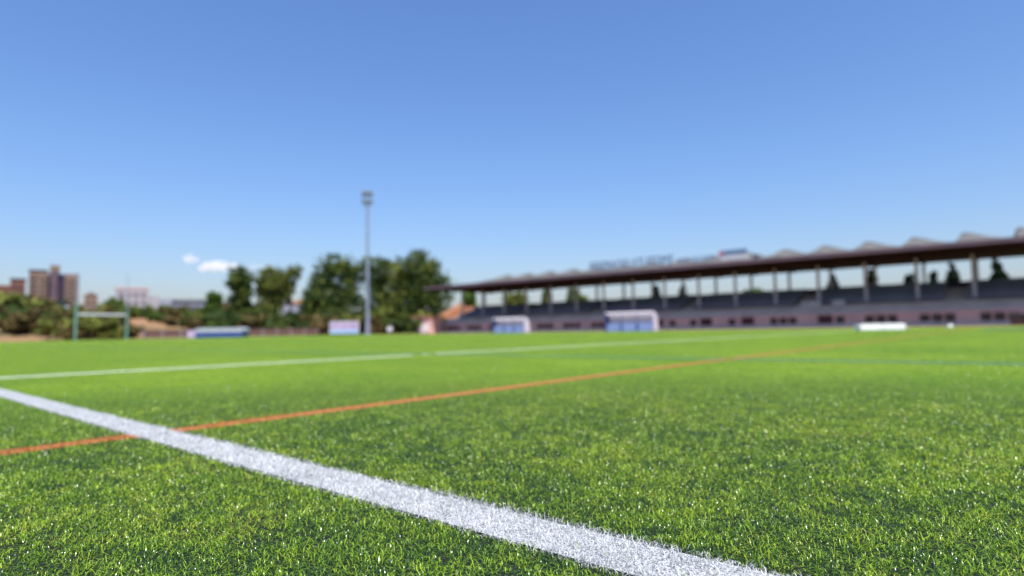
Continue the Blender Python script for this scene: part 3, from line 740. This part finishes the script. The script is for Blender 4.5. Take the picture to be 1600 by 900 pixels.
def limbs(h, spread, seed, r0=0.3, nb=6, fork=0.35):
    r = random.Random(seed); b = MB()
    p = Vector((0, 0, -0.3)); rad = r0; top = h * 0.75; steps = 5
    pts = [p]
    for i in range(steps):
        q = Vector((r.uniform(-.12, .12) * h * 0.1 * i, r.uniform(-.12, .12) * h * 0.1 * i, top * (i + 1) / steps)); b.tube(p, q, rad, rad * 0.78, 8, False); p = q; rad *= 0.78; pts.append(q)
    for i in range(nb):
        s = pts[1 + i % (steps - 1)] if fork < 0.3 else pts[2 + i % (steps - 2)]
        a = r.uniform(0, 6.28); l = spread * r.uniform(0.5, 0.9); e = s + Vector((math.cos(a) * l, math.sin(a) * l, l * r.uniform(0.5, 1.1)))
        b.tube(s, e, r0 * 0.35, r0 * 0.12, 6, False)
    return b
def tree(name, px, dist, top_py, blobs, leaf, label, n=5000, size=0.34, seed=1, group=None, r0=0.3, cat='tree'):
    """blobs in fractions of the height: (x,y,z,rx,ry,rz)"""
    P = site(px, dist); P.z = hill_h(P.x, P.y); h = zat(px, top_py, dist) - P.z
    t = empty(name, P, 0)
    gw = (1.62 if 560 < px < 640 else 1.46) if name == 'tall_tree' else 1.0
    bl = [(bb[0] * h, bb[1] * h, bb[2] * h, bb[3] * h * gw, bb[4] * h * gw, bb[5] * h * (gw - .06)) for bb in blobs]
    link(bpy.data.objects.new('crown', foliage('crown', bl, n, size, M[leaf], seed)), t)
    sp = max(bb[3] for bb in bl)
    limbs(h, sp, seed, r0).build('trunk', M['bark'], t)
    return tag(t, label, cat, group)
TG = 'tall trees behind the far end of the pitch'
tree('tall_tree', 373, 120, 418, [(0, 0, .80, .20, .18, .17), (-.05, 0, .62, .10, .10, .08), (.10, 0, .60, .07, .1, .08), (.03, 0, .40, .15, .14, .20), (.05, 0, .16, .15, .14, .18), (.02, 0, .27, .12, .1, .2)], 'leaf_dark',
     'narrow dark tree with a rounded top, leftmost of the tall trees', 5200, .34, 1, TG)
tree('tall_tree', 424, 122, 417, [(0, 0, .80, .20, .18, .15), (.08, 0, .66, .20, .18, .14), (-.12, 0, .62, .11, .12, .12), (.0, 0, .40, .15, .16, .22), (.0, 0, .16, .15, .14, .16), (.17, 0, .5, .07, .07, .1)], 'leaf_olive',
     'yellowish olive tree second from the left of the tall trees', 5600, .34, 2, TG)
tree('tall_tree', 455, 121, 416, [(0.02, 0, .88, .08, .08, .11), (-.02, 0, .68, .06, .06, .14), (-.04, 0, .50, .05, .05, .12), (.12, 0, .93, .05, .05, .04)], 'leaf_olive',
     'thin sparse tree leaning beside the yellowish olive one', 1300, .32, 3, TG, .18)
tree('tall_tree', 492, 122, 430, [(0, 0, .72, .13, .14, .24), (-.02, 0, .40, .18, .16, .25), (0, 0, .15, .18, .16, .16)], 'leaf_dark',
     'short dark tree beside the broad one above the advertising board', 4200, .34, 4, TG)
tree('tall_tree', 532, 126, 401, [(-.02, 0, .86, .20, .18, .12), (.12, 0, .76, .14, .14, .13), (-.16, 0, .68, .10, .12, .12), (.07, 0, .50, .17, .15, .13), (-.13, 0, .46, .13, .12, .12), (0, 0, .24, .25, .2, .24)], 'leaf_dark',
     'broad dark tree just left of the floodlight mast', 8200, .36, 5, TG)
tree('tall_tree', 592, 127, 404, [(0, 0, .88, .14, .16, .11), (-.06, 0, .70, .10, .12, .12), (.08, 0, .60, .14, .12, .16), (-.01, 0, .34, .17, .15, .18), (0, 0, .14, .18, .16, .14)], 'leaf_dark',
     'dark tree immediately right of the floodlight mast', 6000, .36, 6, TG)
tree('tall_tree', 627, 124, 407, [(0, 0, .84, .11, .14, .14), (.0, 0, .60, .11, .12, .12), (-.06, 0, .34, .15, .15, .18), (.0, 0, .14, .2, .16, .14)], 'leaf_olive',
     'olive topped tree between two dark trees right of the mast', 4600, .36, 7, TG)
tree('tall_tree', 658, 125, 398, [(-.03, 0, .86, .17, .18, .13), (.10, 0, .70, .18, .16, .16), (.13, 0, .48, .20, .18, .18), (-.06, 0, .52, .15, .15, .17), (0, 0, .22, .28, .2, .22)], 'leaf_dark',
     'largest dark tree beside the near end of the grandstand roof', 9500, .37, 8, TG)
tree('small_tree', 334, 118, 455, [(0, 0, .70, .26, .26, .27), (-.06, 0, .42, .28, .26, .22)], 'leaf_green', 'small round green tree left of the tall trees', 2200, .3, 9, None, .14)
tree('small_tree', 76, 82, 497, [(0, 0, .68, .36, .34, .26), (-.1, 0, .45, .3, .3, .18)], 'leaf_olive', 'young olive tree with a dark trunk left of the rugby goal', 900, .2, 10, None, .16)
tree('small_tree', 139, 86, 500, [(0, 0, .72, .34, .34, .24), (.1, 0, .5, .3, .3, .16)], 'leaf_olive', 'young olive tree seen between the rugby posts', 800, .2, 11, None, .12)
tree('small_tree', 176, 190, 464, [(0, 0, .66, .42, .4, .30), (.2, 0, .5, .3, .3, .25)], 'leaf_green', 'round green tree beside the left side of the grey office building', 1800, .45, 12, None, .2)
tree('small_tree', 96, 160, 468, [(0, 0, .66, .34, .3, .3), (.1, 0, .4, .3, .3, .25)], 'leaf_dark', 'dark green tree above the white roofed hut', 1500, .4, 13, None, .2)
tree('small_tree', 262, 150, 482, [(0, 0, .6, .4, .4, .3), (.4, 0, .5, .4, .3, .25)], 'leaf_green', 'pair of green bushes grown into one tree before the long hall', 1700, .34, 14, None, .16)
# trees and cypresses behind the grandstand
def cyp(px, top, wpx, leaf, label, seed, name='cypress', cat='cypress'):
    d = 0; u = 112.0
    r = ray(px, 470); v = None
    dirn = Vector((r.x, r.y, 0)).normalized(); s_ = u / dirn.dot(D1); P = dirn * s_
    h = zat(px, top, P.y); w = wpx / FPX * P.y / 2
    t = empty(name, (P.x, P.y, 0))
    if name == 'cypress': bl = [(0, 0, h * (.2 + .11 * i), w * 1.9 * (1 - i / 8.4) + .25, w * 1.9 * (1 - i / 8.4) + .25, h * .14) for i in range(8)]
    else: bl = [(0, 0, h * .78, w, w, h * .2), (-w * .5, 0, h * .6, w * .7, w, h * .2), (w * .5, 0, h * .55, w * .7, w, h * .2)]
    link(bpy.data.objects.new('crown', foliage('crown', bl, 5000, .34, M[leaf], seed)), t)
    MB().tube((0, 0, 0), (0, 0, h * .8), .2, .06, 8).build('trunk', M['bark'], t)
    tag(t, label, cat, 'trees seen under the grandstand roof')
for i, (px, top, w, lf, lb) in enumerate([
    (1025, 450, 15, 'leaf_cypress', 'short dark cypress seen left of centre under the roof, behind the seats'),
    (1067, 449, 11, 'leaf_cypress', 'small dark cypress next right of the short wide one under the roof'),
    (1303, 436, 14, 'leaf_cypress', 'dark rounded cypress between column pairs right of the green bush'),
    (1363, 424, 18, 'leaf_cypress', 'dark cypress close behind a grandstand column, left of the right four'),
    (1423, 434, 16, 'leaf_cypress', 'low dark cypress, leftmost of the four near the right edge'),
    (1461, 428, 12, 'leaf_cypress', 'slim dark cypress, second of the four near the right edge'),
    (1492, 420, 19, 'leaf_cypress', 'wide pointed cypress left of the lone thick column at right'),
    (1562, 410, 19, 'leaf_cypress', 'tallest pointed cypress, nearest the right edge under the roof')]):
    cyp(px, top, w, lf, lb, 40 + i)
for i, (px, top, w, lf, lb) in enumerate([
    (733, 452, 20, 'leaf_green', 'green tree under the far left end of the grandstand roof'),
    (806, 455, 34, 'leaf_olive', 'broad yellowish tree under the roof above the lower team shelter'),
    (855, 452, 14, 'leaf_dark', 'narrow dark tree under the roof right of the yellowish one'),
    (896, 450, 20, 'leaf_green', 'green tree under the roof left of the evenly spaced columns'),
    (912, 462, 16, 'leaf_olive', 'low olive bush under the roof beside a taller green tree'),
    (1178, 451, 36, 'leaf_green', 'low round green bush showing above the seats mid roof'),
    (1236, 456, 34, 'leaf_dark', 'low dark bush showing above the seats right of the green one')]):
    cyp(px, top, w, lf, lb, 60 + i, 'leafy_tree', 'tree')
# hillside scrub: separate shrubs
variants = []
for i, (lf, nm) in enumerate((('leaf_dry', 'dry'), ('leaf_olive', 'olive'), ('leaf_green', 'green'), ('leaf_dark', 'dark'))):
    variants.append((foliage('shrub', [(0, 0, .55, 1.0, .9, .6), (.7, .1, .4, .7, .6, .45), (-.6, 0, .45, .7, .6, .5)], 420, .2, M[lf], 90 + i), nm))
sl = {'dry': 'brownish dry shrub on the hillside at the far end', 'olive': 'olive coloured shrub on the hillside at the far end', 'green': 'bright green shrub on the hillside at the far end', 'dark': 'dark green shrub on the hillside at the far end'}
def shrub(px, dist, s, kind):
    P = site(px, dist); P.z = hill_h(P.x, P.y) - 0.1
    mesh = variants[kind][0]; o = link(bpy.data.objects.new('shrub', mesh)); o.location = P; o.rotation_euler.z = rnd.uniform(0, 6.28); o.scale = (s, s, s * rnd.uniform(.8, 1.15))
    tag(o, sl[variants[kind][1]], 'shrub', {'dry': 'dry shrubs', 'olive': 'olive shrubs', 'green': 'green shrubs', 'dark': 'dark shrubs'}[variants[kind][1]] + ' on the hillside')
for i in range(90):      # left slope, dense
    px = rnd.uniform(-30, 200); dist = rnd.uniform(84, 150)
    shrub(px, dist, rnd.uniform(1.2, 2.3) * (1.3 if px < 60 else 1), rnd.choice([0, 0, 0, 1, 1, 3]))
for i in range(26): shrub(rnd.uniform(-30, 62), rnd.uniform(125, 170), rnd.uniform(3.2, 4.8), rnd.choice([0, 1, 0, 3]))
for i in range(14): shrub(rnd.uniform(62, 180), rnd.uniform(150, 185), rnd.uniform(2.4, 3.6), rnd.choice([0, 1, 1, 3]))
for i in range(60): shrub(rnd.uniform(180, 345), rnd.uniform(104, 145), rnd.uniform(1.2, 2.1), rnd.choice([0, 1, 2, 2, 3]))
for i in range(74): shrub(rnd.uniform(345, 690), rnd.uniform(108, 128), rnd.uniform(1.8, 3.4), rnd.choice([0, 3, 3, 1]))
for i in range(12): shrub(rnd.uniform(90, 180), rnd.uniform(190, 240), rnd.uniform(2.8, 4.2), rnd.choice([1, 2, 3]))

# ---------------------------------------------------------------- clouds
cm = bpy.data.materials.new('cloud_vapour'); cm.use_nodes = True; nn = cm.node_tree
nn.nodes.remove(nn.nodes['Principled BSDF'])
vp = nn.nodes.new('ShaderNodeVolumePrincipled'); vp.inputs['Color'].default_value = (1, 1, 1, 1); vp.inputs['Density'].default_value = 0.022; vp.inputs['Anisotropy'].default_value = 0.2
nn.links.new(vp.outputs[0], nn.nodes['Material Output'].inputs['Volume'])
cm2 = cm.copy(); cm2.name = 'thin_cloud_vapour'; cm2.node_tree.nodes['Principled Volume'].inputs['Density'].default_value = 0.006
def cloud(px, py, wpx, hpx, seed, label, m=cm):
    dist = 4000.0; r = random.Random(seed); k = dist / FPX
    P = Vector((site(px, dist).x, dist, zat(px, py, dist)))
    bm = bmesh.new()
    for i in range(9):
        f = (i / 8 - .5); s = (1 - abs(f) * 1.1) * r.uniform(.6, 1)
        mm = Matrix.Translation((f * wpx * k * .8, r.uniform(-20, 20), r.uniform(-.15, .2) * hpx * k)) @ Matrix.Diagonal((wpx * k * .16 * (s + .3), wpx * k * .16, hpx * k * .42 * (s + .25), 1))
        bmesh.ops.create_icosphere(bm, subdivisions=3, radius=1.0, matrix=mm)
    for v in bm.verts:
        q = v.co * 0.05; v.co += Vector((math.sin(q.z * 3 + q.x), math.sin(q.x * 2.1), math.sin(q.x * 2.7 + q.y))) * hpx * k * .05
    me = bpy.data.meshes.new('cloud'); bm.to_mesh(me); bm.free(); me.materials.append(m)
    o = link(bpy.data.objects.new('cloud', me)); o.location = P; tag(o, label, 'cloud', kind=None)
cloud(295, 405, 27, 14, 1, 'small white cloud, smallest and leftmost in the sky')
cloud(338, 416, 60, 17, 2, 'longer white cloud low in the sky above the small round tree')
cloud(396, 418, 34, 13, 3, 'faint thin cloud behind the tops of the leftmost tall trees', cm2)
